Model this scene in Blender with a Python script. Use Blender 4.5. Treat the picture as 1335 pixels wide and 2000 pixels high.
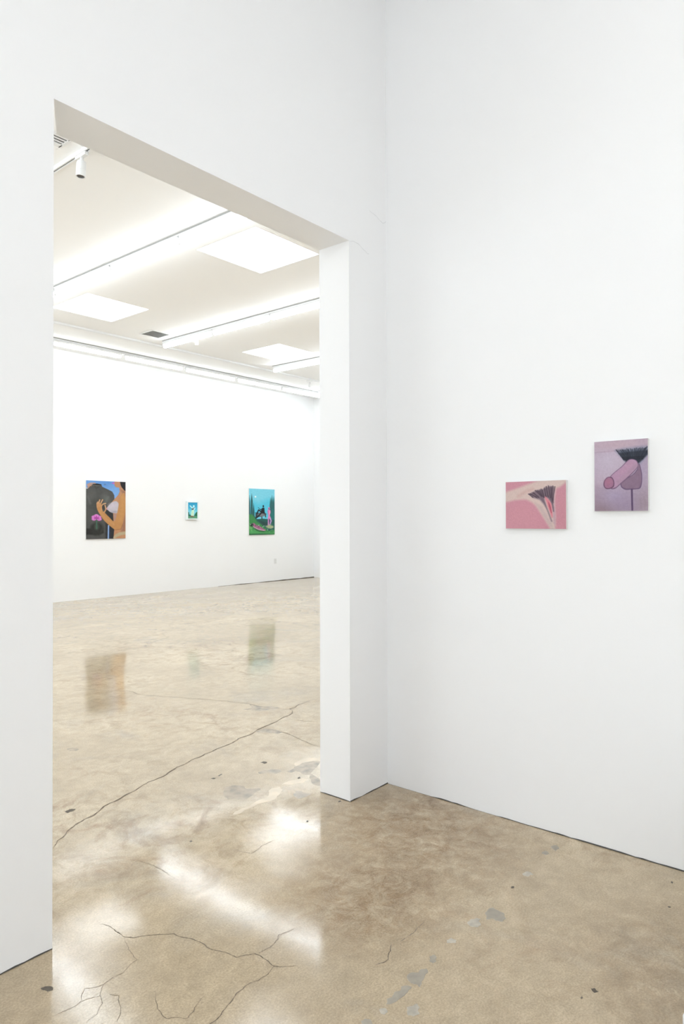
import bpy, bmesh, math, random
import numpy as np

# ------------------------------------------------------------------ scene
for o in list(bpy.data.objects): bpy.data.objects.remove(o)
S = bpy.context.scene
COL = S.collection

# ------------------------------------------------------------------ camera (1335 x 2000, level 24 mm lens in portrait)
YAW, PITCH, ROLL = -0.87452, 0.00995, -0.00222
CAM = (-2.9977, -2.1952, 1.4)
fwd = np.array([-math.sin(YAW)*math.cos(PITCH), math.cos(YAW)*math.cos(PITCH), math.sin(PITCH)])
right0 = np.array([math.cos(YAW), math.sin(YAW), 0.0])
up0 = np.cross(right0, fwd)
rgt = right0*math.cos(ROLL) + up0*math.sin(ROLL)
upv = -right0*math.sin(ROLL) + up0*math.cos(ROLL)
cd = bpy.data.cameras.new('camera')
cd.sensor_fit = 'VERTICAL'; cd.sensor_height = 36.0; cd.sensor_width = 36.0
cd.lens = 36.0*1363.38/2000.0
cd.clip_start = 0.02; cd.clip_end = 200
cam = bpy.data.objects.new('camera', cd); COL.objects.link(cam)
from mathutils import Matrix, Vector
cam.matrix_world = Matrix(((rgt[0], upv[0], -fwd[0], CAM[0]), (rgt[1], upv[1], -fwd[1], CAM[1]),
                           (rgt[2], upv[2], -fwd[2], CAM[2]), (0, 0, 0, 1)))
S.camera = cam

# ------------------------------------------------------------------ world, exposure, light levels
w = bpy.data.worlds.new('world'); S.world = w; w.use_nodes = True
w.node_tree.nodes['Background'].inputs[0].default_value = (0.88, 0.945, 1.0, 1)
w.node_tree.nodes['Background'].inputs[1].default_value = 2.4
vs = S.view_settings
S.display_settings.display_device = 'sRGB'
vs.view_transform = 'Standard'; vs.look = 'None'; vs.gamma = 1.0; vs.use_curve_mapping = False
vs.exposure = 0.20
TUBE_WALL = 9.0
TUBE_FAR = 18.5        # radiance of the tube lenses in the large room
TUBE_NEAR = 29.0       # the tubes over the small room (out of frame, above and behind the camera)
SKYLIGHT = 4.0        # radiance of the daylight panels
NEAR_ROWS = [(-2.2, 'right row'), (-4.0, 'left row')]
NEAR_N, NEAR_Y = 2, -2.2
PL_Y = -1.83

# floor cracks (width, path) and patches (kind, outline) in metres
CRACKS = [
    (0.0032, [(-1.492, 0.674), (-1.44, 0.724), (-1.359, 0.784), (-1.258, 0.83), (-1.135, 0.881), (-0.993, 0.925), (-0.793, 0.996), (-0.56, 1.063), (-0.315, 1.118), (-0.205, 1.131), (-0.067, 1.148), (0.008, 1.185), (0.253, 1.231), (0.465, 1.274), (0.593, 1.298), (0.674, 1.346), (0.721, 1.418), (0.763, 1.411), (0.952, 1.456), (1.106, 1.462)]),
    (0.0022, [(0.701, 1.398), (0.621, 1.673), (0.522, 2.027), (0.403, 2.318), (0.259, 2.802), (0.145, 2.995), (-0.083, 3.354)]),
    (0.0022, [(0.269, 1.248), (0.271, 1.103), (0.277, 0.992), (0.238, 0.841), (0.221, 0.674)]),
    (0.0015, [(0.508, 1.241), (0.549, 1.133), (0.603, 1.029)]),
    (0.002, [(-1.673, 0.007), (-1.659, -0.024), (-1.661, -0.068), (-1.661, -0.123), (-1.645, -0.151), (-1.591, -0.189), (-1.542, -0.235), (-1.53, -0.289), (-1.519, -0.329), (-1.519, -0.395), (-1.499, -0.448), (-1.494, -0.496), (-1.466, -0.509), (-1.443, -0.524), (-1.442, -0.578), (-1.448, -0.619), (-1.424, -0.651), (-1.398, -0.671)]),
    (0.0014, [(-1.434, -0.534), (-1.414, -0.537), (-1.366, -0.536), (-1.319, -0.512), (-1.258, -0.526)]),
    (0.0018, [(-1.448, -0.619), (-1.526, -0.631), (-1.566, -0.619), (-1.628, -0.632), (-1.682, -0.65), (-1.738, -0.661), (-1.788, -0.69)]),
    (0.001, [(-1.664, -0.128), (-1.693, -0.194), (-1.704, -0.262), (-1.769, -0.283), (-1.83, -0.283), (-1.871, -0.322), (-1.884, -0.358), (-1.916, -0.384), (-1.961, -0.393)]),
    (0.0011, [(-1.757, -0.425), (-1.795, -0.497), (-1.803, -0.552), (-1.766, -0.596), (-1.709, -0.569), (-1.674, -0.56)]),
    (0.001, [(-1.927, -0.306), (-1.882, -0.257), (-1.833, -0.287)]),
    (0.001, [(-2.0, -0.299), (-1.971, -0.302), (-1.924, -0.302), (-1.896, -0.309), (-1.871, -0.322)]),
    (0.0014, [(-0.944, -0.847), (-0.998, -0.849), (-1.056, -0.852), (-1.091, -0.85)]),
    (0.0022, [(-1.12, -0.836), (-1.155, -0.855), (-1.193, -0.874), (-1.216, -0.871), (-1.242, -0.859)]),
    (0.001, [(-0.4, 2.759), (-0.286, 2.776), (-0.19, 2.799)]),
    (0.0009, [(-1.85, -0.33), (-1.835, -0.365), (-1.868, -0.427), (-1.903, -0.462)]),
    (0.0012, [(-1.319, 0.097), (-1.31, 0.213), (-1.325, 0.297), (-1.399, 0.256)]),
    (0.0012, [(-0.833, -0.01), (-0.993, -0.02), (-1.017, 0.065)]),
]
PATCHES = [
    ('grey', [(-0.761, -0.984), (-0.734, -0.981), (-0.714, -0.989), (-0.719, -1.014), (-0.722, -1.036), (-0.744, -1.054), (-0.773, -1.054), (-0.78, -1.036), (-0.777, -1.02), (-0.794, -1.009)]),
    ('light', [(-0.854, -0.965), (-0.831, -0.964), (-0.809, -0.976), (-0.806, -0.99), (-0.824, -0.992), (-0.835, -1.008), (-0.856, -1.006), (-0.865, -0.991)]),
    ('light', [(-0.986, -0.963), (-0.968, -0.968), (-0.967, -0.987), (-0.979, -0.994), (-0.992, -0.982), (-0.999, -0.973)]),
    ('grey', [(-1.099, -0.967), (-1.082, -0.972), (-1.084, -0.985), (-1.105, -0.996), (-1.118, -0.993), (-1.116, -0.979)]),
    ('grey', [(-1.215, -0.964), (-1.195, -0.97), (-1.186, -0.984), (-1.171, -0.98), (-1.154, -0.992), (-1.166, -1.005), (-1.191, -1.008), (-1.222, -1.019), (-1.239, -1.023), (-1.234, -1.009), (-1.241, -0.993), (-1.234, -0.979)]),
    ('grey', [(-1.273, -0.98), (-1.26, -0.988), (-1.257, -1.006), (-1.274, -1.006), (-1.305, -1.008), (-1.323, -1.006), (-1.341, -1.004), (-1.355, -0.998), (-1.36, -0.989), (-1.342, -0.979), (-1.326, -0.986), (-1.306, -0.979), (-1.293, -0.987)]),
    ('light', [(-1.334, -1.043), (-1.318, -1.053), (-1.304, -1.059), (-1.322, -1.073), (-1.336, -1.086), (-1.352, -1.079), (-1.359, -1.065), (-1.348, -1.052)]),
    ('light', [(-1.391, -0.988), (-1.378, -0.997), (-1.383, -1.01), (-1.401, -1.01), (-1.403, -1.002)]),
    ('grey', [(-1.461, -0.976), (-1.448, -0.979), (-1.441, -0.991), (-1.449, -1.006), (-1.467, -1.012), (-1.477, -0.994)]),
    ('grey', [(-0.212, -0.95), (-0.185, -0.954), (-0.193, -0.973), (-0.217, -0.972)]),
    ('grey', [(-0.129, -0.957), (-0.106, -0.97), (-0.122, -0.988), (-0.161, -0.991), (-0.147, -0.972)]),
    ('light', [(-0.427, -0.967), (-0.392, -0.972), (-0.4, -1.0), (-0.428, -0.991)]),
    ('dark', [(-0.92, -1.419), (-0.91, -1.427), (-0.919, -1.441), (-0.931, -1.433)]),
    ('dark', [(-1.965, -0.156), (-1.954, -0.159), (-1.941, -0.178), (-1.947, -0.192), (-1.961, -0.186), (-1.966, -0.17)]),
    ('dark', [(-0.536, -0.973), (-0.53, -0.981), (-0.544, -0.988), (-0.55, -0.98)]),
    ('dark', [(-0.11, -1.429), (-0.112, -1.438), (-0.125, -1.44), (-0.122, -1.432)]),
    ('dark', [(-0.302, -1.471), (-0.3, -1.479), (-0.308, -1.479), (-0.309, -1.472)]),
    ('dark', [(-1.273, 0.983), (-1.247, 0.988), (-1.225, 0.971), (-1.244, 0.957), (-1.273, 0.955)]),
    ('dark', [(-0.208, 0.754), (-0.185, 0.753), (-0.183, 0.724), (-0.212, 0.72)]),
    ('dark', [(-0.554, 0.775), (-0.534, 0.774), (-0.532, 0.76), (-0.548, 0.757)]),
    ('dark', [(-0.5, 0.78), (-0.467, 0.789), (-0.474, 0.773), (-0.499, 0.768)]),
    ('dark', [(-0.244, 0.423), (-0.224, 0.423), (-0.239, 0.405), (-0.253, 0.411)]),
    ('dark', [(-1.085, 0.272), (-1.073, 0.273), (-1.081, 0.259), (-1.089, 0.262)]),
    ('dark', [(-0.345, 0.051), (-0.329, 0.051), (-0.336, 0.039), (-0.352, 0.039)]),
    ('dark', [(-0.614, 0.017), (-0.601, 0.019), (-0.612, 0.006), (-0.62, 0.008)]),
    ('dark', [(-0.977, -1.41), (-0.969, -1.411), (-0.977, -1.416), (-0.984, -1.414)]),
    ('stain', [(-0.634, 0.573), (-0.577, 0.623), (-0.539, 0.61), (-0.515, 0.569), (-0.527, 0.529), (-0.513, 0.501), (-0.477, 0.469), (-0.492, 0.454), (-0.546, 0.446), (-0.592, 0.43), (-0.627, 0.422), (-0.649, 0.458), (-0.679, 0.485), (-0.665, 0.528)]),
    ('stain', [(-0.32, 0.648), (-0.276, 0.644), (-0.238, 0.623), (-0.226, 0.582), (-0.235, 0.557), (-0.277, 0.559), (-0.295, 0.58), (-0.298, 0.609), (-0.336, 0.618)]),
    ('stain', [(-0.21, 0.538), (-0.136, 0.55), (-0.066, 0.556), (0.0, 0.529), (0.026, 0.497), (-0.251, 0.25), (-0.26, 0.293), (-0.209, 0.369), (-0.172, 0.395), (-0.186, 0.436), (-0.177, 0.499), (-0.216, 0.509)]),
    ('stain', [(-0.385, 0.304), (-0.367, 0.282), (-0.364, 0.216), (-0.415, 0.215), (-0.445, 0.222), (-0.444, 0.251)]),
    ('stain', [(0.481, 1.666), (0.548, 1.65), (0.621, 1.741), (0.621, 1.673), (0.674, 1.564), (0.68, 1.489), (0.581, 1.522), (0.515, 1.56), (0.524, 1.614)]),
    ('stain', [(-0.798, 1.836), (-0.764, 1.838), (-0.749, 1.775), (-0.782, 1.757), (-0.806, 1.786)]),
    ('stain', [(0.17, 1.191), (0.248, 1.201), (0.292, 1.148), (0.281, 1.056), (0.232, 1.064), (0.205, 1.131)]),
    ('pale', [(-0.777, 0.338), (-0.715, 0.354), (-0.604, 0.364), (-0.541, 0.358), (-0.44, 0.424), (-0.4, 0.408), (-0.461, 0.343), (-0.52, 0.313), (-0.576, 0.321), (-0.671, 0.329), (-0.746, 0.319)]),
    ('pale', [(-0.1, 0.584), (-0.016, 0.603), (0.041, 0.574), (0.076, 0.545), (0.031, 0.505), (0.003, 0.539), (-0.06, 0.562), (-0.125, 0.549)]),
    ('pale', [(-0.371, 0.418), (-0.29, 0.421), (-0.23, 0.395), (-0.229, 0.358), (-0.282, 0.354), (-0.332, 0.381)]),
]

# ------------------------------------------------------------------ helpers
def tag(o, label=None, cat=None, group=None, kind=None):
    if label: o['label'] = label
    if cat: o['category'] = cat
    if group: o['group'] = group
    if kind: o['kind'] = kind
    return o

def empty(name, loc, label, cat, group=None, rz=0.0):
    o = bpy.data.objects.new(name, None); COL.objects.link(o)
    o.location = loc; o.rotation_euler = (0, 0, rz); o.empty_display_size = 0.1
    return tag(o, label, cat, group)

def link_mesh(name, me, mat, parent=None):
    o = bpy.data.objects.new(name, me); COL.objects.link(o)
    if mat is not None and not me.materials: me.materials.append(mat)
    if parent is not None: o.parent = parent
    return o

def bm_obj(name, bm, mat, parent=None, smooth=False):
    bmesh.ops.recalc_face_normals(bm, faces=bm.faces)
    me = bpy.data.meshes.new(name); bm.to_mesh(me); bm.free()
    if smooth:
        for p in me.polygons: p.use_smooth = True
    return link_mesh(name, me, mat, parent)

def add_box(bm, x0, x1, y0, y1, z0, z1, bev=0.0):
    tmp = bmesh.new()
    bmesh.ops.create_cube(tmp, size=1.0)
    for v in tmp.verts:
        v.co = ((x0+x1)/2 + v.co.x*(x1-x0), (y0+y1)/2 + v.co.y*(y1-y0), (z0+z1)/2 + v.co.z*(z1-z0))
    if bev > 0:
        bmesh.ops.bevel(tmp, geom=list(tmp.edges), offset=bev, segments=2, affect='EDGES', profile=0.5)
    me = bpy.data.meshes.new('t'); tmp.to_mesh(me); tmp.free(); bm.from_mesh(me); bpy.data.meshes.remove(me)

def add_prism(bm, pts, z0, z1):
    lo = [bm.verts.new((x, y, z0)) for x, y in pts]; hi = [bm.verts.new((x, y, z1)) for x, y in pts]
    n = len(pts)
    bm.faces.new(lo[::-1]); bm.faces.new(hi)
    for i in range(n): bm.faces.new((lo[i], lo[(i+1) % n], hi[(i+1) % n], hi[i]))

def add_lathe(bm, prof, seg=20, mat=Matrix.Identity(4), cap=True):
    rings = []
    for r, z in prof:
        rings.append([bm.verts.new(mat @ Vector((r*math.cos(2*math.pi*k/seg), r*math.sin(2*math.pi*k/seg), z))) for k in range(seg)])
    for a, b in zip(rings[:-1], rings[1:]):
        for k in range(seg): bm.faces.new((a[k], a[(k+1) % seg], b[(k+1) % seg], b[k]))
    if cap:
        bm.faces.new(rings[0][::-1]); bm.faces.new(rings[-1])

def struct(name, bm, mat, parent=None):
    o = bm_obj(name, bm, mat, parent)
    if parent is None: o['kind'] = 'structure'
    return o

# ------------------------------------------------------------------ materials
def new_mat(name):
    m = bpy.data.materials.new(name); m.use_nodes = True
    nt = m.node_tree; b = nt.nodes['Principled BSDF']
    return m, nt, b

def N(nt, t, **kw):
    n = nt.nodes.new(t)
    for k, v in kw.items(): setattr(n, k, v)
    return n

def plain(name, col, rough=0.5, metal=0.0, noise=0.0, nscale=20.0, bump=0.0, bscale=60.0, spec=0.5):
    m, nt, b = new_mat(name)
    b.inputs['Roughness'].default_value = rough; b.inputs['Metallic'].default_value = metal
    b.inputs['Specular IOR Level'].default_value = spec
    tc = N(nt, 'ShaderNodeTexCoord')
    nz = N(nt, 'ShaderNodeTexNoise'); nz.inputs['Scale'].default_value = nscale; nz.inputs['Detail'].default_value = 5
    nt.links.new(tc.outputs['Object'], nz.inputs['Vector'])
    r = N(nt, 'ShaderNodeValToRGB')
    r.color_ramp.elements[0].position = 0.3; r.color_ramp.elements[1].position = 0.7
    r.color_ramp.elements[0].color = (*[c*(1-noise) for c in col], 1)
    r.color_ramp.elements[1].color = (*[min(1, c*(1+noise)) for c in col], 1)
    nt.links.new(nz.outputs['Fac'], r.inputs['Fac']); nt.links.new(r.outputs['Color'], b.inputs['Base Color'])
    if bump > 0:
        n2 = N(nt, 'ShaderNodeTexNoise'); n2.inputs['Scale'].default_value = bscale; n2.inputs['Detail'].default_value = 3
        nt.links.new(tc.outputs['Object'], n2.inputs['Vector'])
        bp = N(nt, 'ShaderNodeBump'); bp.inputs['Strength'].default_value = bump; bp.inputs['Distance'].default_value = 0.002
        nt.links.new(n2.outputs['Fac'], bp.inputs['Height']); nt.links.new(bp.outputs['Normal'], b.inputs['Normal'])
    return m

def emit_mat(name, col, strength):
    m, nt, b = new_mat(name)
    b.inputs['Base Color'].default_value = (0.85, 0.85, 0.85, 1); b.inputs['Roughness'].default_value = 0.4
    b.inputs['Emission Color'].default_value = (*col, 1); b.inputs['Emission Strength'].default_value = strength
    return m

M_WALL = plain('white_wall_paint', (0.925, 0.925, 0.925), 0.75, noise=0.006, nscale=1.5, bump=0.12, bscale=45, spec=0.25)
M_CEIL = plain('white_ceiling_paint', (0.93, 0.928, 0.922), 0.85, noise=0.004, nscale=2, bump=0.1, bscale=60, spec=0.2)
M_METAL = plain('white_enamel', (0.80, 0.80, 0.79), 0.35, noise=0.005)
M_PLAST = plain('white_plastic', (0.78, 0.78, 0.76), 0.3, noise=0.005)
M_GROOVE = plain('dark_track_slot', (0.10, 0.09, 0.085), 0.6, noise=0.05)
M_TRACK_SHADE = plain('grey_track_shadow_line', (0.40, 0.40, 0.39), 0.7, noise=0.03)
M_VENTD = plain('vent_cavity_grey', (0.42, 0.42, 0.41), 0.7, noise=0.08)
M_VENTS = plain('vent_blade_grey', (0.66, 0.66, 0.64), 0.5, noise=0.03)
M_GAP = plain('dark_floor_gap', (0.10, 0.095, 0.09), 0.9, noise=0.3, nscale=30, spec=0.1)
M_HAIR = plain('hairline_grey', (0.74, 0.74, 0.74), 0.9, noise=0.05, spec=0.1)
M_CRACK = plain('crack_dark', (0.20, 0.16, 0.12), 0.9, noise=0.35, nscale=25, spec=0.1)
M_CANVAS = plain('primed_canvas', (0.80, 0.79, 0.77), 0.8, noise=0.03, nscale=80, bump=0.4, bscale=500, spec=0.2)
M_PLINTH = plain('white_plinth_paint', (0.82, 0.82, 0.82), 0.6, noise=0.005)
M_TUBE = emit_mat('lit_tube_lens', (0.86, 0.94, 1.0), TUBE_FAR)
M_TUBE_W = emit_mat('lit_tube_lens_back_wall', (0.86, 0.94, 1.0), TUBE_WALL)
M_TUBE_N = emit_mat('lit_tube_lens_small_room', (0.955, 0.98, 1.0), TUBE_NEAR)
M_SKY = emit_mat('daylight_panel', (0.92, 0.965, 1.0), SKYLIGHT)

def floor_mat():
    m, nt, b = new_mat('polished_concrete')
    L = nt.links.new
    tc = N(nt, 'ShaderNodeTexCoord')
    def noise(scale, detail=4, rough=0.55, dist=0.0, vec=None):
        n = N(nt, 'ShaderNodeTexNoise')
        n.inputs['Scale'].default_value = scale; n.inputs['Detail'].default_value = detail
        n.inputs['Roughness'].default_value = rough; n.inputs['Distortion'].default_value = dist
        L(vec if vec else tc.outputs['Object'], n.inputs['Vector']); return n
    def ramp(src, p0, c0, p1, c1):
        r = N(nt, 'ShaderNodeValToRGB'); e = r.color_ramp.elements
        e[0].position = p0; e[0].color = (*c0, 1); e[1].position = p1; e[1].color = (*c1, 1)
        L(src, r.inputs['Fac']); return r
    def mix(fac, a, c, mode='MIX'):
        x = N(nt, 'ShaderNodeMix'); x.data_type = 'RGBA'; x.blend_type = mode
        if isinstance(fac, (int, float)): x.inputs[0].default_value = fac
        else: L(fac, x.inputs[0])
        if isinstance(a, tuple): x.inputs[6].default_value = (*a, 1)
        else: L(a, x.inputs[6])
        if isinstance(c, tuple): x.inputs[7].default_value = (*c, 1)
        else: L(c, x.inputs[7])
        return x.outputs[2]
    big = noise(0.9, 5, 0.6, 0.6)
    base = ramp(big.outputs['Fac'], 0.32, FLOOR_A, 0.66, FLOOR_B).outputs['Color']
    # rust-brown blotches
    rb = noise(3.3, 6, 0.7, 1.2); rbm = ramp(rb.outputs['Fac'], 0.52, (0, 0, 0), 0.70, (1, 1, 1))
    area = noise(0.75, 2, 0.5, 0.2); am = ramp(area.outputs['Fac'], 0.45, (0, 0, 0), 0.62, (1, 1, 1))
    mm = mix(1.0, rbm.outputs['Color'], am.outputs['Color'], 'MULTIPLY')
    base = mix(mm, base, (0.33, 0.215, 0.12))
    # grey cement clouding
    gc = noise(1.7, 5, 0.6, 0.8); gm = ramp(gc.outputs['Fac'], 0.55, (0, 0, 0), 0.78, (0.55, 0.55, 0.55))
    base = mix(gm.outputs['Color'], base, (0.34, 0.31, 0.26))
    # trowel mottling and sand grain
    mo = noise(16, 6, 0.65, 0.5); mr = ramp(mo.outputs['Fac'], 0.3, (0.86, 0.86, 0.855), 0.72, (1.1, 1.1, 1.1))
    base = mix(1.0, base, mr.outputs['Color'], 'MULTIPLY')
    vn = noise(6.5, 8, 0.75, 0.8); vr = ramp(vn.outputs['Fac'], 0.38, (0.74, 0.70, 0.65), 0.52, (1, 1, 1))
    va = noise(0.9, 2, 0.5, 0.3); vm = ramp(va.outputs['Fac'], 0.42, (0.15, 0.15, 0.15), 0.60, (1, 1, 1))
    base = mix(vm.outputs['Color'], base, mix(1.0, base, vr.outputs['Color'], 'MULTIPLY'))
    gr = noise(150, 4, 0.85); g2 = ramp(gr.outputs['Fac'], 0.34, (0.70, 0.70, 0.69), 0.66, (1.24, 1.24, 1.25))
    base = mix(0.9, base, g2.outputs['Color'], 'MULTIPLY')
    # aggregate specks
    vo = N(nt, 'ShaderNodeTexVoronoi'); vo.inputs['Scale'].default_value = 55; L(tc.outputs['Object'], vo.inputs['Vector'])
    sp = ramp(vo.outputs['Distance'], 0.05, (1, 1, 1), 0.11, (0, 0, 0))
    sn = noise(9, 3); sm = ramp(sn.outputs['Fac'], 0.52, (0, 0, 0), 0.68, (0.75, 0.75, 0.75))
    spm = mix(1.0, sp.outputs['Color'], sm.outputs['Color'], 'MULTIPLY')
    base = mix(spm, base, (0.20, 0.155, 0.10))
    # two old rust-brown stained zones near the inner corner, and one by the right edge
    for (sx, sy, rad, st) in ((-0.36, -0.42, 0.62, 0.9), (-0.98, -0.58, 0.40, 0.9), (-0.62, -1.62, 0.45, 0.5)):
        vm_ = N(nt, 'ShaderNodeVectorMath'); vm_.operation = 'DISTANCE'; L(tc.outputs['Object'], vm_.inputs[0]); vm_.inputs[1].default_value = (sx, sy, 0)
        mr_ = N(nt, 'ShaderNodeMapRange'); mr_.inputs['From Min'].default_value = rad; mr_.inputs['From Max'].default_value = rad*0.35
        mr_.inputs['To Min'].default_value = 0; mr_.inputs['To Max'].default_value = st; L(vm_.outputs['Value'], mr_.inputs['Value'])
        sn_ = noise(12, 9, 0.8, 0.7); sr_ = ramp(sn_.outputs['Fac'], 0.40, (0.58, 0.47, 0.36), 0.62, (1.0, 0.99, 0.98))
        base = mix(mr_.outputs['Result'], base, mix(1.0, base, sr_.outputs['Color'], 'MULTIPLY'))
    L(base, b.inputs['Base Color'])
    b.inputs['IOR'].default_value = FLOOR_IOR
    # gloss: sealed, slightly uneven
    rn = noise(5, 5, 0.6, 0.4); rr = N(nt, 'ShaderNodeMapRange')
    rr.inputs['From Min'].default_value = 0.3; rr.inputs['From Max'].default_value = 0.75
    rr.inputs['To Min'].default_value = FLOOR_R0; rr.inputs['To Max'].default_value = FLOOR_R1
    L(rn.outputs['Fac'], rr.inputs['Value']); L(rr.outputs['Result'], b.inputs['Roughness'])
    # gentle undulation plus pores
    wv = noise(0.8, 1, 0.4); wv2 = noise(130, 3, 0.6)
    bp = N(nt, 'ShaderNodeBump'); bp.inputs['Strength'].default_value = 1.0; bp.inputs['Distance'].default_value = WAVE
    L(wv.outputs['Fac'], bp.inputs['Height'])
    b2 = N(nt, 'ShaderNodeBump'); b2.inputs['Strength'].default_value = 0.15; b2.inputs['Distance'].default_value = 0.0006
    L(wv2.outputs['Fac'], b2.inputs['Height']); L(bp.outputs['Normal'], b2.inputs['Normal'])
    L(b2.outputs['Normal'], b.inputs['Normal'])
    return m
FLOOR_A = (0.45, 0.352, 0.228); FLOOR_B = (0.61, 0.492, 0.332); FLOOR_IOR = 1.62; FLOOR_R0 = 0.06; FLOOR_R1 = 0.14; WAVE = 0.02
M_FLOOR = floor_mat()
M_PGREY = plain('filler_patch_grey', (0.34, 0.30, 0.235), 0.35, noise=0.15, nscale=35)
M_PLIGHT = plain('filler_patch_light', (0.47, 0.425, 0.345), 0.35, noise=0.25, nscale=40)
M_PDARK = plain('floor_pit_dark', (0.13, 0.11, 0.085), 0.8, noise=0.2, nscale=60)
M_PSTAIN = plain('floor_stain_brown', (0.33, 0.26, 0.175), 0.18, noise=0.35, nscale=18)
M_PPALE = plain('floor_worn_pale', (0.66, 0.54, 0.38), 0.16, noise=0.12, nscale=14)

for _m in (M_PSTAIN, M_PPALE, M_PGREY, M_PLIGHT): _m.node_tree.nodes['Principled BSDF'].inputs['IOR'].default_value = 1.75

# ------------------------------------------------------------------ room shell
CZ = 4.30                      # ceiling height
DX0, DX1, DT, DH = -1.8483, -0.3133, 0.198, 2.789   # doorway in the dividing wall
FD = 9.109                     # far wall
FR = 9.472                     # far room, right wall
FL = -2.9                      # far room, left wall
NL, NF = -5.0, -5.0            # small room extents behind the camera
T = 0.2

bm = bmesh.new(); add_box(bm, NL-T, FR+T, NF-T, FD+T, -0.15, 0.0); floor = struct('floor', bm, M_FLOOR)

bm = bmesh.new()               # dividing wall with the doorway, its header cut back at the left end
add_prism(bm, [(NL-T, 0), (DX0, 0), (DX0, DT), (NL-T, DT)], 0, CZ)
add_prism(bm, [(DX0, 0), (DX1, 0), (DX1, DT), (-1.735, DT)], DH, CZ)
add_prism(bm, [(DX1, 0), (FR+T, 0), (FR+T, DT), (DX1, DT)], 0, CZ)
wall_left = struct('wall_left', bm, M_WALL)
bm = bmesh.new(); add_box(bm, 0, T, NF-T, 0, 0, CZ); wall_right = struct('wall_right', bm, M_WALL)
bm = bmesh.new(); add_box(bm, FL-T, FR+T, FD, FD+T, 0, CZ); wall_back = struct('wall_back', bm, M_WALL)
bm = bmesh.new(); add_box(bm, FR, FR+T, DT, FD, 0, CZ); struct('wall_back_right', bm, M_WALL)
VY0, VY1, VZ0, VZ1 = 1.7, 8.7, 0.2, 4.0          # unseen window band added as fill light, left of the doorway view
bm = bmesh.new()
add_box(bm, FL-T, FL, DT, VY0, 0, CZ); add_box(bm, FL-T, FL, VY1, FD, 0, CZ)
add_box(bm, FL-T, FL, VY0, VY1, 0, VZ0); add_box(bm, FL-T, FL, VY0, VY1, VZ1, CZ)
struct('wall_back_left', bm, M_WALL)
bm = bmesh.new(); g = 0.05
for k in range(5): yy = VY0+(VY1-VY0-g)*k/4; add_box(bm, FL-0.13, FL-0.07, yy, yy+g, VZ0, VZ1)
for a, b_ in ((VZ0, VZ0+g), (VZ1-g, VZ1)): add_box(bm, FL-0.129, FL-0.071, VY0, VY1, a, b_)
struct('fill_window_2', bm, M_METAL)
WY0, WY1, WZ0, WZ1 = -4.3, -0.9, 0.25, 3.0       # unseen window added for fill light, left of the camera, opposite the right wall
bm = bmesh.new(); add_box(bm, NL-T, 0, NF-T, NF, 0, CZ); struct('wall_front', bm, M_WALL)
bm = bmesh.new()
add_box(bm, NL-T, NL, NF, WY0, 0, CZ); add_box(bm, NL-T, NL, WY1, 0, 0, CZ)
add_box(bm, NL-T, NL, WY0, WY1, 0, WZ0); add_box(bm, NL-T, NL, WY0, WY1, WZ1, CZ)
struct('wall_front_left', bm, M_WALL)
bm = bmesh.new(); g = 0.05
for a, b_ in ((WY0, WY0+g), (WY1-g, WY1), ((WY0+WY1)/2-g/2, (WY0+WY1)/2+g/2)): add_box(bm, NL-0.13, NL-0.07, a, b_, WZ0, WZ1)
for a, b_ in ((WZ0, WZ0+g), (WZ1-g, WZ1)): add_box(bm, NL-0.129, NL-0.071, WY0+g, WY1-g, a, b_)
fill_window = struct('fill_window_1', bm, M_METAL)

# ceiling slab pierced by three visible square skylights and three hidden ones added for light
SKY = [(1.735, 2.705, 2.87, 3.815), (1.745, 2.69, 6.005, 6.963), (5.166, 6.13, 5.977, 6.905),
       (5.166, 6.13, 2.87, 3.815), (-1.69, -0.73, 6.005, 6.963), (7.25, 8.21, 2.87, 3.815)]
xs = sorted({NL-T, FR+T, *[a for s in SKY for a in s[:2]]}); ys = sorted({NF-T, FD+T, *[a for s in SKY for a in s[2:]]})
bm = bmesh.new()
for i in range(len(xs)-1):
    for j in range(len(ys)-1):
        mx, my = (xs[i]+xs[i+1])/2, (ys[j]+ys[j+1])/2
        if any(s[0] < mx < s[1] and s[2] < my < s[3] for s in SKY): continue
        add_box(bm, xs[i], xs[i+1], ys[j], ys[j+1], CZ, CZ+0.12)
ceiling = struct('ceiling', bm, M_CEIL)

names = ['nearest square skylight, beside the doorway header above the first tube row',
         'square skylight at the left edge of the doorway view, between two tube rows',
         'farthest square skylight, at the right of the doorway view',
         'added fill skylight hidden behind the right door jamb', 'added fill skylight hidden left of the doorway', 'hidden fill skylight added between the two rightmost tube rows']
for s, nm in zip(SKY, names):
    e = empty('skylight', ((s[0]+s[1])/2, (s[2]+s[3])/2, CZ), nm, 'skylight', 'square skylights in the white ceilings')
    hx, hy = (s[1]-s[0])/2, (s[3]-s[2])/2
    bm = bmesh.new()
    add_box(bm, -hx, hx, -hy, hy, 0.012, 0.020); bm_obj('diffuser_panel', bm, M_SKY, e)
    bm = bmesh.new(); g = 0.012
    add_box(bm, -hx, -hx+g, -hy, hy, 0.0005, 0.012); add_box(bm, hx-g, hx, -hy, hy, 0.0005, 0.012)
    add_box(bm, -hx+g, hx-g, -hy, -hy+g, 0.0005, 0.012); add_box(bm, -hx+g, hx-g, hy-g, hy, 0.0005, 0.012)
    bm_obj('frame', bm, M_METAL, e)

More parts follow.
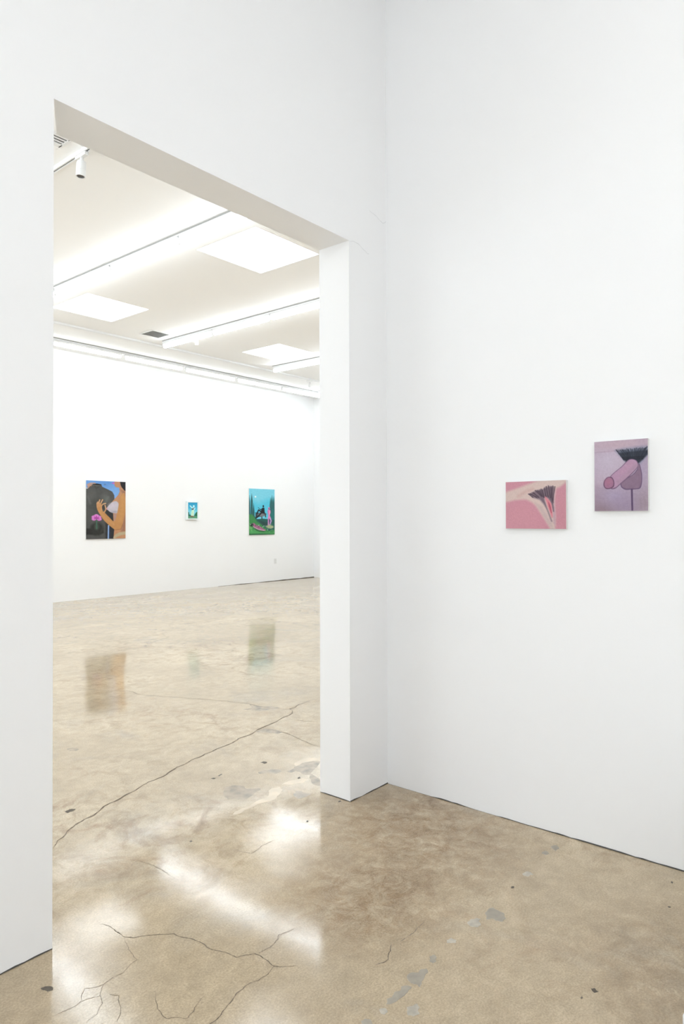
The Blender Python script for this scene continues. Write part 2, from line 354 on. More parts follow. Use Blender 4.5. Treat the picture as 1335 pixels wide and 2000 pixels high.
# dark strip painted as shade in the uneven joint where drywall stops above concrete
def gap_strip(name, p0, p1, nrm, seed, hmin=-0.004, hmax=0.0055, step=0.03):
    rnd = random.Random(seed); bm = bmesh.new()
    p0 = Vector(p0); p1 = Vector(p1); n = max(2, int((p1-p0).length/step)); nv = Vector(nrm)
    prev = None; h = 0.002
    for i in range(n+1):
        p = p0.lerp(p1, i/n)
        h = min(hmax, max(hmin, h + rnd.uniform(-0.0028, 0.0028)))
        hh = max(h, 0.0004)
        a = bm.verts.new((p.x, p.y, 0.0)); b_ = bm.verts.new((p.x, p.y, hh))
        c = bm.verts.new((p.x+nv.x*0.0012, p.y+nv.y*0.0012, 0.0)); d = bm.verts.new((p.x+nv.x*0.0012, p.y+nv.y*0.0012, hh*0.9))
        cur = (a, b_, c, d)
        if prev:
            bm.faces.new((prev[2], cur[2], cur[3], prev[3])); bm.faces.new((prev[3], cur[3], cur[1], prev[1]))
        prev = cur
    return struct(name, bm, M_GAP)
gap_strip('shadow_gap_1', (-0.002, -4.0, 0), (-0.0, 0, 0), (-1, 0, 0), 1)
gap_strip('shadow_gap_2', (DX1, 0, 0), (0, 0, 0), (0, -1, 0), 2)
gap_strip('shadow_gap_3', (-4.0, 0, 0), (DX0, 0, 0), (0, -1, 0), 3)
gap_strip('shadow_gap_4', (6.5, FD, 0), (FR, FD, 0), (0, -1, 0), 4, 0.004, 0.016, 0.08)
gap_strip('shadow_gap_5', (DX1, 0, 0), (DX1, DT, 0), (-1, 0, 0), 5, 0.0005, 0.004)

# ------------------------------------------------------------------ cracks and patches in the concrete (parts of the floor)
def jagged(pts, rnd, depth=3, amp=0.10):
    for _ in range(depth):
        out = [pts[0]]
        for a, b_ in zip(pts[:-1], pts[1:]):
            dx, dy = b_[0]-a[0], b_[1]-a[1]; L_ = math.hypot(dx, dy); k = rnd.uniform(-amp, amp)
            out.append(((a[0]+b_[0])/2 - dy*k, (a[1]+b_[1])/2 + dx*k)); out.append(b_)
        pts = out
    return pts

def ribbon(bm, pts, w, z, rnd, fn=None):
    prev = None; n = len(pts)
    for i, p in enumerate(pts):
        q0 = pts[max(0, i-1)]; q1 = pts[min(n-1, i+1)]
        dx, dy = q1[0]-q0[0], q1[1]-q0[1]; l = math.hypot(dx, dy) or 1
        ww = w*0.5*rnd.uniform(0.35, 1.25)*min(1.0, 0.25+6*min(i, n-1-i)/n)
        a = (p[0]-dy/l*ww, p[1]+dx/l*ww); b_ = (p[0]+dy/l*ww, p[1]-dx/l*ww)
        if fn: va, vb = bm.verts.new(fn(*a)), bm.verts.new(fn(*b_))
        else: va, vb = bm.verts.new((a[0], a[1], z)), bm.verts.new((b_[0], b_[1], z))
        if prev: bm.faces.new((prev[0], va, vb, prev[1]))
        prev = (va, vb)

rnd = random.Random(7)
for i, (wd, pts) in enumerate(CRACKS):
    bm = bmesh.new()
    ribbon(bm, jagged(pts, rnd), wd*(2.9 if pts[0][1] > 0.3 else 1.7), 0.0004, rnd)
    bm_obj('crack', bm, M_CRACK, floor)
PM = {'grey': M_PGREY, 'light': M_PLIGHT, 'dark': M_PDARK, 'stain': M_PSTAIN, 'pale': M_PPALE}
PL = {'grey': 'grey filler patch', 'light': 'pale grey filler patch', 'dark': 'small dark pit', 'stain': 'brown ragged stain', 'pale': 'pale worn patch'}
for kind, pts in PATCHES:
    bm = bmesh.new()
    out = jagged(list(pts)+[pts[0]], rnd, 2, 0.16)[:-1]
    z = 0.0006 if kind in ('grey', 'light', 'dark') else 0.0003
    cx = sum(p[0] for p in out)/len(out); cy = sum(p[1] for p in out)/len(out)
    vs_ = [bm.verts.new((x, y, z)) for x, y in out]
    lo = [bm.verts.new((cx+(x-cx)*1.03, cy+(y-cy)*1.03, 0)) for x, y in out]
    f = bm.faces.new(vs_)
    for k in range(len(out)): bm.faces.new((vs_[k], lo[k], lo[(k+1) % len(out)], vs_[(k+1) % len(out)]))
    bmesh.ops.triangulate(bm, faces=[f])
    o = bm_obj('patch', bm, PM[kind], floor); o['label'] = PL[kind]
# hairline cracks in the paint by the door head
for pts in ([(-0.312, 2.786), (-0.28, 2.795), (-0.235, 2.793), (-0.20, 2.778), (-0.165, 2.765), (-0.15, 2.768)],
            [(-0.15, 2.995), (-0.11, 2.99), (-0.06, 2.974), (-0.03, 2.966), (-0.012, 2.975), (0, 2.985)]):
    bm = bmesh.new(); ribbon(bm, jagged(pts, rnd, 2, 0.08), 0.0028, 0, rnd, fn=lambda a, c: (a, -0.0008, c))
    o = bm_obj('hairline_crack', bm, M_HAIR, wall_left)

# ------------------------------------------------------------------ track and tube lights
def track(x0, x1, y0, y1, label, group='white lighting tracks on the ceiling', shade_strip=True):
    """a surface track along X or Y, flush to the ceiling: channel with a dark slot, shadow line painted down each side"""
    along_y = (y1-y0) > (x1-x0); L_ = max(x1-x0, y1-y0)
    e = empty('lighting_track', ((x0+x1)/2, (y0+y1)/2, CZ), label, 'track', group, 0 if along_y else math.pi/2)
    h = L_/2
    bm = bmesh.new()
    add_box(bm, -0.018, -0.006, -h, h, -0.032, -0.0005, 0.001); add_box(bm, 0.006, 0.018, -h, h, -0.032, -0.0005, 0.001)
    add_box(bm, -0.006, 0.006, -h, h, -0.010, -0.0005)
    bm_obj('channel', bm, M_METAL, e)
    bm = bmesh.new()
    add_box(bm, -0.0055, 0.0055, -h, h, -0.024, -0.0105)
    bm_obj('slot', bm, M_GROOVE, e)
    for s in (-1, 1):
        bm = bmesh.new(); add_box(bm, s*0.0192-0.001, s*0.0192+0.001, -h, h, -(0.0125 if shade_strip else 0.004), -0.0008)
        bm_obj('shade_strip', bm, M_TRACK_SHADE if shade_strip else M_METAL, e)  # grey strip paints the shadow gap under the ceiling; plain metal where off
    for s in (-1, 1):
        bm = bmesh.new(); add_box(bm, -0.019, 0.019, s*h-0.004, s*h+0.004, -0.033, -0.0005, 0.001)
        bm_obj('end_cap', bm, M_PLAST, e)
    return e

HL = 0.605
def tube_proto(name, mat):
    me = {}
    bm = bmesh.new()                      # slim housing that clips under the track
    add_box(bm, -0.033, 0.033, -HL, HL, -0.072, -0.040, 0.004)
    me['housing'] = (bm, M_METAL)
    bm = bmesh.new()                      # round glowing lens with domed ends, proud of the housing on both sides
    seg, r_, zc = 14, 0.033, -0.0925
    a0 = math.radians(36)
    rings = []
    for t, sc in ((-HL+0.012, 0.35), (-HL+0.020, 0.8), (-HL+0.034, 1.0), (HL-0.034, 1.0), (HL-0.020, 0.8), (HL-0.012, 0.35)):
        rings.append([bm.verts.new((r_*sc*math.cos(a0-(math.pi+2*a0)*k/seg), t, zc+r_*sc*math.sin(a0-(math.pi+2*a0)*k/seg))) for k in range(seg+1)])
    for a, b_ in zip(rings[:-1], rings[1:]):
        for k in range(seg): bm.faces.new((a[k], a[k+1], b_[k+1], b_[k]))
        bm.faces.new((a[0], b_[0], b_[-1], a[-1]))
    bm.faces.new(rings[0]); bm.faces.new(rings[-1][::-1])
    me['lens'] = (bm, mat)
    for s in (-1, 1):
        bm = bmesh.new()
        add_box(bm, -0.015, 0.015, s*(HL-0.002)-0.005, s*(HL-0.002)+0.005, -0.118, -0.0725, 0.003)
        me['end_cap%d' % s] = (bm, M_PLAST)
        bm = bmesh.new()
        add_box(bm, -0.012, 0.012, s*0.42-0.03, s*0.42+0.03, -0.040, -0.032)
        me['track_adapter%d' % s] = (bm, M_PLAST)
    out = []
    for k, (b_, m) in me.items():
        bmesh.ops.recalc_face_normals(b_, faces=b_.faces)
        mesh = bpy.data.meshes.new('tube_'+k); b_.to_mesh(mesh); b_.free(); mesh.materials.append(m)
        out.append((k.rstrip('-1').replace('end_cap', 'end_cap'), mesh))
    return out
P_FAR = tube_proto('far', M_TUBE); P_WALL = tube_proto('back_wall', M_TUBE_W); P_NEAR = tube_proto('near', M_TUBE_N)
def tube(x, y, rz, proto, label, group):
    e = empty('tube_light', (x, y, CZ), label, 'light', group, rz)
    for k, mesh in proto: link_mesh(k, mesh, None, e)
    return e
ORD = ['first', 'second', 'third', 'fourth', 'fifth', 'sixth', 'seventh', 'eighth', 'ninth', 'tenth']
rows = [(-1.11, 'hidden leftmost row added for light', 7.31, 5), (1.36, 'row nearest the doorway', 7.31, 5),  # leftmost row is out of view, added for its light
        (3.83, 'middle row beside the square vent', 7.29, 5), (6.30, 'row right of the farthest skylight', 7.27, 5),
        (8.77, 'row along the far right wall', 8.31, 6)]
for x, nm, ye, n in rows:
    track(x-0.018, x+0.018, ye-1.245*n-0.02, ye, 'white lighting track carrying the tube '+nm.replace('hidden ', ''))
    for k in range(n):
        tube(x, ye-1.245*(k+0.5), 0, P_FAR, 'lit tube light, %s from the far end, %s' % (ORD[k], nm), 'tube lights in the large room')
jx = [7.693-1.293*k for k in range(0, 8)]
xw1 = 8.66
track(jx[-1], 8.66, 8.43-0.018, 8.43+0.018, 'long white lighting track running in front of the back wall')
for k in range(8):
    xm = jx[k]+0.62 if k > 0 else jx[0]+0.62
    if k == 0: xm = 7.693+0.33+0.02
    tube(jx[k]+(0.6465 if k else 0.63), 8.43, math.pi/2, P_WALL,
         'lit tube light, %s from the right, row along the back wall' % ORD[k], 'tube lights in front of the back wall')
track(FL+0.4, 9.2, 7.545-0.018, 7.545+0.018, 'thin unlit white lighting track crossing the ceiling at the row ends', shade_strip=False)
track(-0.12-0.018, -0.12+0.018, 0.9, 6.9, 'white lighting track with a dark slot at the upper left of the doorway', shade_strip=False)

def spot(x, y, rz, label, pan, tilt, head=1.0):
    e = empty('track_spotlight', (x, y, CZ), label, 'spotlight', 'white spotlights on the tracks', rz)
    bm = bmesh.new(); add_box(bm, -0.017, 0.017, -0.075, 0.075, -0.060, -0.033, 0.003); bm_obj('track_adapter', bm, M_PLAST, e)
    bm = bmesh.new(); add_lathe(bm, [(0.012, -0.060), (0.012, -0.075), (0.018, -0.076), (0.018, -0.083)][::-1], 14)
    bm_obj('swivel', bm, M_PLAST, e)
    rot = Matrix.Rotation(pan, 4, 'Z') @ Matrix.Rotation(tilt, 4, 'X')
    piv = Matrix.Translation((0, 0, -0.083)) @ rot
    r = 0.031*head; l = 0.105*head
    bm = bmesh.new()
    add_lathe(bm, [(r*0.80, -l), (r, -l), (r, -l*0.62), (r*0.97, -l*0.61), (r*0.97, -l*0.58), (r, -l*0.57), (r, -l*0.22), (r*0.9, -l*0.08), (r*0.45, 0.0)], 24, piv, cap=False)
    bm.faces.ensure_lookup_table()
    hd = bm_obj('lamp_head', bm, M_METAL, e, smooth=False)
    bm = bmesh.new(); add_lathe(bm, [(r*0.79, -l*0.94), (r*0.79, -l*0.86)], 20, piv); bm_obj('lens', bm, M_GROOVE, e)
    return e
spot(-0.12, 2.865, 0, 'white spotlight on the slotted track at the upper left of the doorway', 0.9, 0.06, 1.2)
spot(3.83+0.055, 6.50, 0, 'small white spotlight hanging under the middle tube row', -0.7, 0.45, 0.9)
spot(7.63, 7.545, 0, 'tiny white spotlight on the unlit track near the right jamb', 0.4, 0.1, 0.85)

# ------------------------------------------------------------------ ceiling vents
e = empty('square_vent', (3.495, 7.028, CZ), 'grey square air vent set in the white ceiling by the middle tube row', 'vent')
bm = bmesh.new(); a, b_ = 0.155, 0.175
for s in (-1, 1):
    add_box(bm, s*(a+b_)/2-(b_-a)/2, s*(a+b_)/2+(b_-a)/2, -b_, b_, -0.008, -0.0005, 0.002)
    add_box(bm, -a, a, s*(a+b_)/2-(b_-a)/2, s*(a+b_)/2+(b_-a)/2, -0.008, -0.0005, 0.002)
bm_obj('frame', bm, M_METAL, e)
bm = bmesh.new(); add_box(bm, -a, a, -a, a, -0.0025, -0.0005); bm_obj('cavity', bm, M_VENTD, e)
tmp = None
for k in range(13):
    y = -a+0.012+k*(2*a-0.024)/12
    if tmp is None:
        bm = bmesh.new(); vs4 = [bm.verts.new(c) for c in ((-a, -0.009, -0.0075), (a, -0.009, -0.0075), (a, 0.006, -0.003), (-a, 0.006, -0.003))]
        up_ = [bm.verts.new((v.co.x, v.co.y+0.001, v.co.z+0.0008)) for v in vs4]
        bm.faces.new(vs4); bm.faces.new(up_[::-1])
        for q in range(4): bm.faces.new((vs4[q], up_[q], up_[(q+1) % 4], vs4[(q+1) % 4]))
        o = bm_obj('louvre', bm, M_VENTS, e); tmp = o.data
    else: o = link_mesh('louvre', tmp, None, e)
    o.location = (0, y, 0)

e = empty('slot_vent', (-0.62, 2.86, CZ), 'white slot air diffuser with dark slots at the top left corner of the doorway', 'vent')
bm = bmesh.new()
add_box(bm, -0.36, 0.36, -0.085, -0.058, -0.010, -0.0005, 0.001); add_box(bm, -0.36, 0.36, 0.035, 0.085, -0.010, -0.0005, 0.001)
for s in (-1, 1): add_box(bm, s*0.3625-0.0125, s*0.3625+0.0125, -0.085, 0.085, -0.010, -0.0005, 0.001)
bm_obj('frame', bm, M_METAL, e)
bm = bmesh.new(); add_box(bm, -0.35, 0.35, -0.058, 0.035, -0.0030, -0.0005); bm_obj('cavity', bm, M_GROOVE, e)
for y in (-0.030, 0.008):
    bm = bmesh.new(); add_box(bm, -0.35, 0.35, y-0.008, y+0.008, -0.010, -0.0032, 0.001); bm_obj('slat', bm, M_METAL, e)

# ------------------------------------------------------------------ small room: its own tube rows (above and behind the frame)
for x, nm in NEAR_ROWS:
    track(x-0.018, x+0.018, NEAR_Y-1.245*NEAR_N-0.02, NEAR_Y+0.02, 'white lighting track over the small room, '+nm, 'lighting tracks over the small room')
    for k in range(NEAR_N):
        tube(x, NEAR_Y-1.245*(k+0.5), 0, P_NEAR, 'lit tube light over the small room, %s, %s from the doorway wall' % (nm, ORD[k]), 'tube lights over the small room')

# ------------------------------------------------------------------ outlet on the far wall
e = empty('wall_outlet', (8.165, FD, 0.448), 'small white electrical outlet low on the back wall under the turquoise painting', 'outlet')
bm = bmesh.new(); add_box(bm, -0.036, 0.036, -0.006, -0.0005, -0.058, 0.058, 0.002); bm_obj('cover_plate', bm, M_PLAST, e)
for s in (-1, 1):
    bm = bmesh.new(); add_box(bm, -0.017, 0.017, -0.009, -0.0062, s*0.024-0.014, s*0.024+0.014, 0.002); rc = bm_obj('receptacle', bm, M_METAL, e)
    bm = bmesh.new()
    for q in (-1, 1): add_box(bm, q*0.006-0.0012, q*0.006+0.0012, -0.0096, -0.0092, s*0.024-0.004, s*0.024+0.006)
    bm_obj('socket_hole', bm, M_GROOVE, rc)

# ------------------------------------------------------------------ white plinth just inside the lower right corner
e = empty('plinth', (-1.0, -2.08, 0), 'low white plinth, only a sliver of it at the bottom right corner', 'plinth')
bm = bmesh.new(); add_box(bm, -0.55, 0.6, -0.25, PL_Y+2.08, 0, 0.45, 0.003); bm_obj('body', bm, M_PLINTH, e)
M_FRAME = plain('white_frame_lacquer', (0.80, 0.86, 0.87), 0.4, noise=0.005)

# ------------------------------------------------------------------ paintings: pigment laid on a fine mesh, flat art on real stretched canvases
def lin(c):
    c = np.array(c, float)/255.0
    return np.where(c <= 0.04045, c/12.92, ((c+0.055)/1.055)**2.4)

class Art:
    """paints in pixel units of a canvas w x h (x right, y down)"""
    def __init__(s, w, h, nx, ny, bg):
        s.w, s.h, s.nx, s.ny = w, h, nx, ny
        X, Y = np.meshgrid(np.linspace(0, w, nx+1), np.linspace(0, h, ny+1))
        s.X, s.Y = X.ravel(), Y.ravel()
        s.C = np.tile(np.array(bg, float), (s.X.size, 1)); s.rng = np.random.default_rng(5)
    def blend(s, a, col):
        a = np.clip(a, 0, 1)[:, None]; s.C = s.C*(1-a) + (np.array(col, float) if not callable(col) else col(s))*a
    def segdist(s, pts, closed=False):
        d = np.full(s.X.size, 1e9); P = list(pts)+([pts[0]] if closed else [])
        for (x0, y0), (x1, y1) in zip(P[:-1], P[1:]):
            dx, dy = x1-x0, y1-y0; L2 = dx*dx+dy*dy or 1e-9
            t = np.clip(((s.X-x0)*dx+(s.Y-y0)*dy)/L2, 0, 1)
            d = np.minimum(d, np.hypot(s.X-x0-t*dx, s.Y-y0-t*dy))
        return d
    def smooth(s, pts, closed=True, n=6):
        P = np.array(pts, float); m = len(P); out = []
        rngi = range(m) if closed else range(m-1)
        for i in rngi:
            if closed: p0, p1, p2, p3 = P[(i-1) % m], P[i], P[(i+1) % m], P[(i+2) % m]
            else: p0, p1, p2, p3 = P[max(i-1, 0)], P[i], P[i+1], P[min(i+2, m-1)]
            for k in range(n):
                t = k/n
                out.append(tuple(0.5*((2*p1)+(-p0+p2)*t+(2*p0-5*p1+4*p2-p3)*t*t+(-p0+3*p1-3*p2+p3)*t**3)))
        if not closed: out.append(tuple(P[-1]))
        return out
    def poly(s, pts, col, soft=4, op=1.0, curve=False):
        if curve: pts = s.smooth(pts)
        ins = np.zeros(s.X.size, bool); m = len(pts)
        for i in range(m):
            x0, y0 = pts[i]; x1, y1 = pts[(i+1) % m]
            if y0 == y1: continue
            c = ((y0 > s.Y) != (y1 > s.Y)) & (s.X < (x1-x0)*(s.Y-y0)/(y1-y0)+x0)
            ins ^= c
        d = s.segdist(pts, True); sd = np.where(ins, -d, d)
        s.blend(op*(0.5-sd/(2*soft)), col)
    def line(s, pts, w, col, soft=3, op=1.0, curve=False, taper=None):
        if curve: pts = s.smooth(pts, False)
        s.blend(op*(0.5-(s.segdist(pts)-w/2)/(2*soft)), col)
    def blob(s, cx, cy, rx, ry, col, soft=0.3, op=1.0, rot=0.0):
        x, y = s.X-cx, s.Y-cy; c, q = math.cos(rot), math.sin(rot)
        r = np.hypot((x*c+y*q)/rx, (-x*q+y*c)/ry); s.blend(op*(1-(r-(1-soft))/(2*soft))*1.0, col)
    def noise(s, amp, scale, streak=1.0, rot=0.0):
        n = np.zeros(s.X.size)
        for o in range(4):
            f = 2**o/scale
            for k in range(3):
                th = s.rng.uniform(0, math.pi); ph = s.rng.uniform(0, 6.28)
                n += math.pow(0.6, o)*np.sin(6.28*f*(s.X*math.cos(th)*1.0+s.Y*math.sin(th)*streak)+ph+2*np.sin(s.X*f*2.1+ph)+2*np.sin(s.Y*f*1.7+ph*2))
        s.C += (n/4*amp)[:, None]

def make_painting(name, A, centre, wdt, hgt, depth, rz, label, cat='painting', group=None, edge_mat=None, sat=1.0, gain=1.0):
    """centre = middle of the back of the canvas on the wall; local -Y faces the room"""
    e = empty(name, centre, label, cat, group, rz)
    nx, ny = A.nx, A.ny
    X = (A.X/A.w-0.5)*wdt; Z = (0.5-A.Y/A.h)*hgt
    Y = np.full(X.size, -depth)
    co = np.stack([X, Y, Z], 1)
    i = np.arange(ny)[:, None]*(nx+1)+np.arange(nx)[None, :]
    F = np.stack([i, i+nx+1, i+nx+2, i+1], -1).reshape(-1, 4)
    # painted turn-over of the canvas: a few mm of pigment on the sides
    me = bpy.data.meshes.new('painted_face'); me.from_pydata([], [], [])
    me.vertices.add(len(co)); me.vertices.foreach_set('co', co.ravel())
    me.loops.add(F.size); me.loops.foreach_set('vertex_index', F.ravel().astype(np.int32))
    me.polygons.add(len(F)); me.polygons.foreach_set('loop_start', np.arange(0, F.size, 4, dtype=np.int32))
    me.update(calc_edges=True); me.validate()
    ca = me.color_attributes.new('pigment', 'FLOAT_COLOR', 'POINT')
    Cc = np.clip(A.C, 0, 255); g = Cc.mean(1, keepdims=True); Cc = (g+(Cc-g)*sat)*gain
    col = np.concatenate([lin(np.clip(Cc, 0, 255)), np.ones((len(co), 1))], 1)
    ca.data.foreach_set('color', col.astype(np.float32).ravel())
    link_mesh('painted_face', me, M_PIG, e)
    bm = bmesh.new()
    add_box(bm, -wdt/2+0.0002, wdt/2-0.0002, -depth+0.0004, -0.0005, -hgt/2+0.0002, hgt/2-0.0002)
    bm_obj('canvas', bm, edge_mat or M_CANVAS, e)
    return e

def pig_mat():
    m, nt, b = new_mat('oil_pigment')
    at = N(nt, 'ShaderNodeAttribute'); at.attribute_name = 'pigment'
    tc = N(nt, 'ShaderNodeTexCoord'); nz = N(nt, 'ShaderNodeTexNoise'); nz.inputs['Scale'].default_value = 220; nz.inputs['Detail'].default_value = 2
    nt.links.new(tc.outputs['Object'], nz.inputs['Vector'])
    r = N(nt, 'ShaderNodeValToRGB'); r.color_ramp.elements[0].color = (0.90, 0.90, 0.90, 1); r.color_ramp.elements[1].color = (1.08, 1.08, 1.08, 1)
    nt.links.new(nz.outputs['Fac'], r.inputs['Fac'])
    x = N(nt, 'ShaderNodeMix'); x.data_type = 'RGBA'; x.blend_type = 'MULTIPLY'; x.inputs[0].default_value = 1.0
    nt.links.new(at.outputs['Color'], x.inputs[6]); nt.links.new(r.outputs['Color'], x.inputs[7]); nt.links.new(x.outputs[2], b.inputs['Base Color'])
    b.inputs['Roughness'].default_value = 0.6; b.inputs['Specular IOR Level'].default_value = 0.3
    bp = N(nt, 'ShaderNodeBump'); bp.inputs['Strength'].default_value = 0.3; bp.inputs['Distance'].default_value = 0.0008
    nt.links.new(nz.outputs['Fac'], bp.inputs['Height']); nt.links.new(bp.outputs['Normal'], b.inputs['Normal'])
    return m
M_PIG = pig_mat()

# --- pink canvas (units: crop pixels, origin at its top left)
A = Art(1130, 880, 226, 176, (212, 142, 158))
A.blob(250, 650, 500, 300, (216, 147, 160), 0.6, 0.6); A.blob(1020, 700, 260, 400, (207, 136, 150), 0.6, 0.5)
A.poly([(-20, 210), (200, 130), (480, 40), (700, -20), (1160, -20), (1040, 110), (960, 150), (935, 260), (925, 420), (940, 700), (925, 900), (860, 900), (800, 800), (730, 690), (650, 570), (560, 440), (470, 375), (380, 340), (200, 345), (-20, 370)], (219, 192, 184), 26, 0.95, True)
A.poly([(560, 400), (700, 470), (800, 640), (880, 760), (915, 900), (860, 880), (780, 770), (690, 600)], (205, 178, 176), 22, 0.8)
A.poly([(900, 120), (935, 200), (925, 400), (945, 640), (935, 850), (895, 760), (880, 500)], (196, 160, 172), 16, 0.8)
A.line([(250, 270), (380, 190), (520, 150)], 50, (208, 162, 155), 30, 0.6)
fan = [((450, 240), (520, 300)), ((480, 225), (600, 300)), ((520, 205), (640, 300)), ((570, 165), (680, 290)), ((600, 180), (700, 300)), ((645, 170), (720, 300)),
       ((690, 155), (745, 290)), ((730, 135), (770, 300)), ((775, 110), (810, 310)), ((815, 95), (840, 320)), ((855, 115), (865, 340)), ((890, 110), (885, 380)), ((925, 120), (895, 400))]
A.poly([(445, 235), (520, 200), (600, 165), (700, 150), (820, 95), (900, 110), (905, 240), (895, 420), (905, 560), (850, 420), (790, 310), (745, 330), (780, 520), (720, 430), (650, 350), (520, 310)], (130, 108, 122), 14, 0.75)
rg = np.random.default_rng(3)
for (a, b_) in fan:
    for k in range(3):
        j = rg.uniform(-16, 16, 4)
        A.line([(a[0]+j[0], a[1]+j[1]), (b_[0]+j[2], b_[1]+j[3])], 11, (88, 70, 84) if k else (60, 42, 56), 5, 0.75)
A.line([(690, 320), (740, 400), (780, 500), (840, 660), (870, 740)], 26, (120, 100, 116), 12, 0.7, True)
A.line([(860, 330), (890, 440), (905, 560)], 22, (108, 90, 104), 10, 0.75, True)
A.poly([(745, 290), (800, 330), (865, 420), (880, 540), (890, 640), (872, 680), (830, 560), (780, 420)], (228, 132, 146), 9, 0.95, True)
A.poly([(805, 385), (845, 450), (870, 570), (860, 590), (825, 480)], (184, 84, 104), 8, 0.9, True)
A.noise(3, 60)
make_painting('canvas_painting', A, (0, -0.842, 1.4615), 0.288, 0.215, 0.02, math.pi/2*-1, 'small pink horizontal painting with a grey brush-like fan on the right wall', sat=0.86, gain=0.97)

# --- mauve canvas
A = Art(1080, 1400, 216, 280, (186, 165, 184))
A.blob(300, 380, 420, 360, (200, 185, 204), 0.6, 0.8); A.blob(500, 70, 700, 120, (198, 172, 186), 0.5, 0.8)
A.blob(200, 1350, 500, 330, (152, 128, 142), 0.6, 0.8); A.blob(950, 1250, 300, 300, (158, 138, 150), 0.6, 0.7); A.blob(960, 600, 170, 380, (172, 156, 184), 0.6, 0.6)
A.blob(430, 1100, 330, 190, (176, 160, 190), 0.6, 0.7); A.blob(640, 1300, 240, 220, (160, 140, 168), 0.6, 0.6)
A.line([(0, 215), (1080, 190)], 22, (178, 152, 172), 14, 0.6)
fanp = [(420, 195), (620, 160), (900, 150), (1100, 145), (1100, 300), (1000, 420), (900, 510), (860, 500), (660, 460)]
A.poly(fanp, (128, 136, 160), 30, 0.7)
A.poly([(500, 260), (640, 240), (900, 232), (1100, 225), (1100, 290), (980, 410), (895, 480), (650, 440)], (48, 53, 66), 16, 0.95)
for k in range(46):
    t = k/45; x = 440+t*680; x2 = 690+t*215; j = rg.uniform(-5, 5)
    A.line([(x+j, 178-25*t+rg.uniform(0, 38)), (x*0.72+x2*0.28, 270), (x*0.35+x2*0.65, 400)], rg.uniform(5, 11), (36, 40, 52), 4, 0.92)
for k in range(22):
    t = k/21; x = 470+t*640; x2 = 700+t*200
    A.line([(x, 215+rg.uniform(0, 30)), (x*0.6+x2*0.4, 330)], 3.5, (112, 120, 142), 4, rg.uniform(0.35, 0.8))
A.poly([(905, 480), (940, 560), (965, 700), (962, 860), (930, 960), (860, 980), (740, 985), (640, 985), (560, 940), (535, 870), (560, 800), (760, 700), (860, 600)], (108, 84, 116), 5, 1.0, True)
A.poly([(903, 505), (932, 590), (950, 720), (945, 860), (912, 945), (850, 962), (650, 962), (575, 925), (555, 870), (600, 800), (780, 700), (870, 610)], (140, 112, 136), 8, 1.0, True)
A.poly([(320, 725), (560, 520), (690, 400), (770, 382), (860, 420), (893, 500), (860, 580), (700, 740), (540, 870), (430, 955), (330, 940)], (112, 84, 114), 6, 0.95, True)
A.poly([(330, 728), (570, 525), (690, 415), (770, 392), (850, 425), (880, 500), (850, 572), (690, 725), (530, 855), (440, 930), (340, 930)], (186, 146, 176), 9, 1.0, True)
A.line([(500, 830), (700, 650), (850, 510)], 60, (178, 144, 166), 35, 0.8)
A.line([(560, 640), (760, 470)], 70, (196, 150, 176), 40, 0.5)
A.poly([(310, 715), (370, 735), (410, 820), (400, 915), (330, 955), (240, 955), (190, 890), (200, 800), (250, 735)], (104, 70, 98), 5, 1.0, True)
A.poly([(308, 728), (362, 750), (394, 825), (385, 900), (325, 938), (245, 938), (206, 885), (214, 805), (258, 745)], (164, 112, 142), 9, 1.0, True)
A.blob(290, 820, 60, 60, (178, 112, 138), 0.7, 0.7)
A.line([(762, 985), (765, 1150), (770, 1400)], 38, (92, 70, 104), 5, 1.0)
A.noise(4, 120)
make_painting('canvas_painting', A, (0, -1.220, 1.5785), 0.218, 0.295, 0.02, math.pi/2*-1, 'small mauve upright painting with a dark brush shape at the far right', sat=0.9, gain=0.96)

# --- large dark figure painting on the back wall
A = Art(980, 1450, 168, 248, (112, 168, 238))
A.blob(500, 40, 700, 130, (98, 158, 232), 0.6, 0.8); A.blob(750, 350, 200, 220, (128, 180, 244), 0.6, 0.8)
A.poly([(-10, 190), (60, 150), (130, 100), (200, 78), (300, 78), (370, 95), (390, 145), (540, 210), (640, 260), (690, 350), (695, 470), (780, 560), (700, 840), (690, 1460), (-10, 1460)], (84, 84, 82), 5)
A.poly([(470, 700), (690, 560), (700, 1460), (470, 1460)], (50, 50, 52), 20, 0.9)
A.blob(150, 350, 90, 120, (98, 98, 94), 0.6, 0.7); A.blob(480, 440, 90, 120, (108, 112, 108), 0.6, 0.7, -0.6); A.blob(260, 600, 160, 130, (72, 74, 70), 0.6, 0.6)
A.line([(40, 400), (100, 560)], 40, (124, 126, 124), 25, 0.5); A.line([(540, 400), (450, 560)], 45, (120, 126, 122), 25, 0.5)
A.line([(190, 100), (240, 190), (330, 140)], 20, (58, 58, 56), 12, 0.7)
A.poly([(150, 88), (260, 68), (370, 85), (365, 105), (160, 100)], (30, 30, 30), 5)
A.line([(120, 112), (330, 125)], 8, (130, 128, 120), 4, 0.7)
A.poly([(-10, 1180), (160, 1190), (420, 1240), (430, 1300), (300, 1340), (-10, 1340)], (42, 42, 40), 20, 0.9)
A.blob(260, 1200, 165, 160, (46, 48, 44), 0.2, 0.95); A.blob(255, 1140, 55, 90, (74, 84, 74), 0.4, 0.8)
A.line([(355, 1050), (410, 1130), (360, 1280)], 30, (70, 70, 66), 18, 0.6)
A.line([(252, 990), (258, 1190)], 26, (64, 116, 92), 8, 0.95)
for p in [(190, 900), (250, 870), (310, 905), (190, 950), (320, 955)]: A.blob(p[0], p[1], 58, 38, (236, 130, 222), 0.25, 1.0)
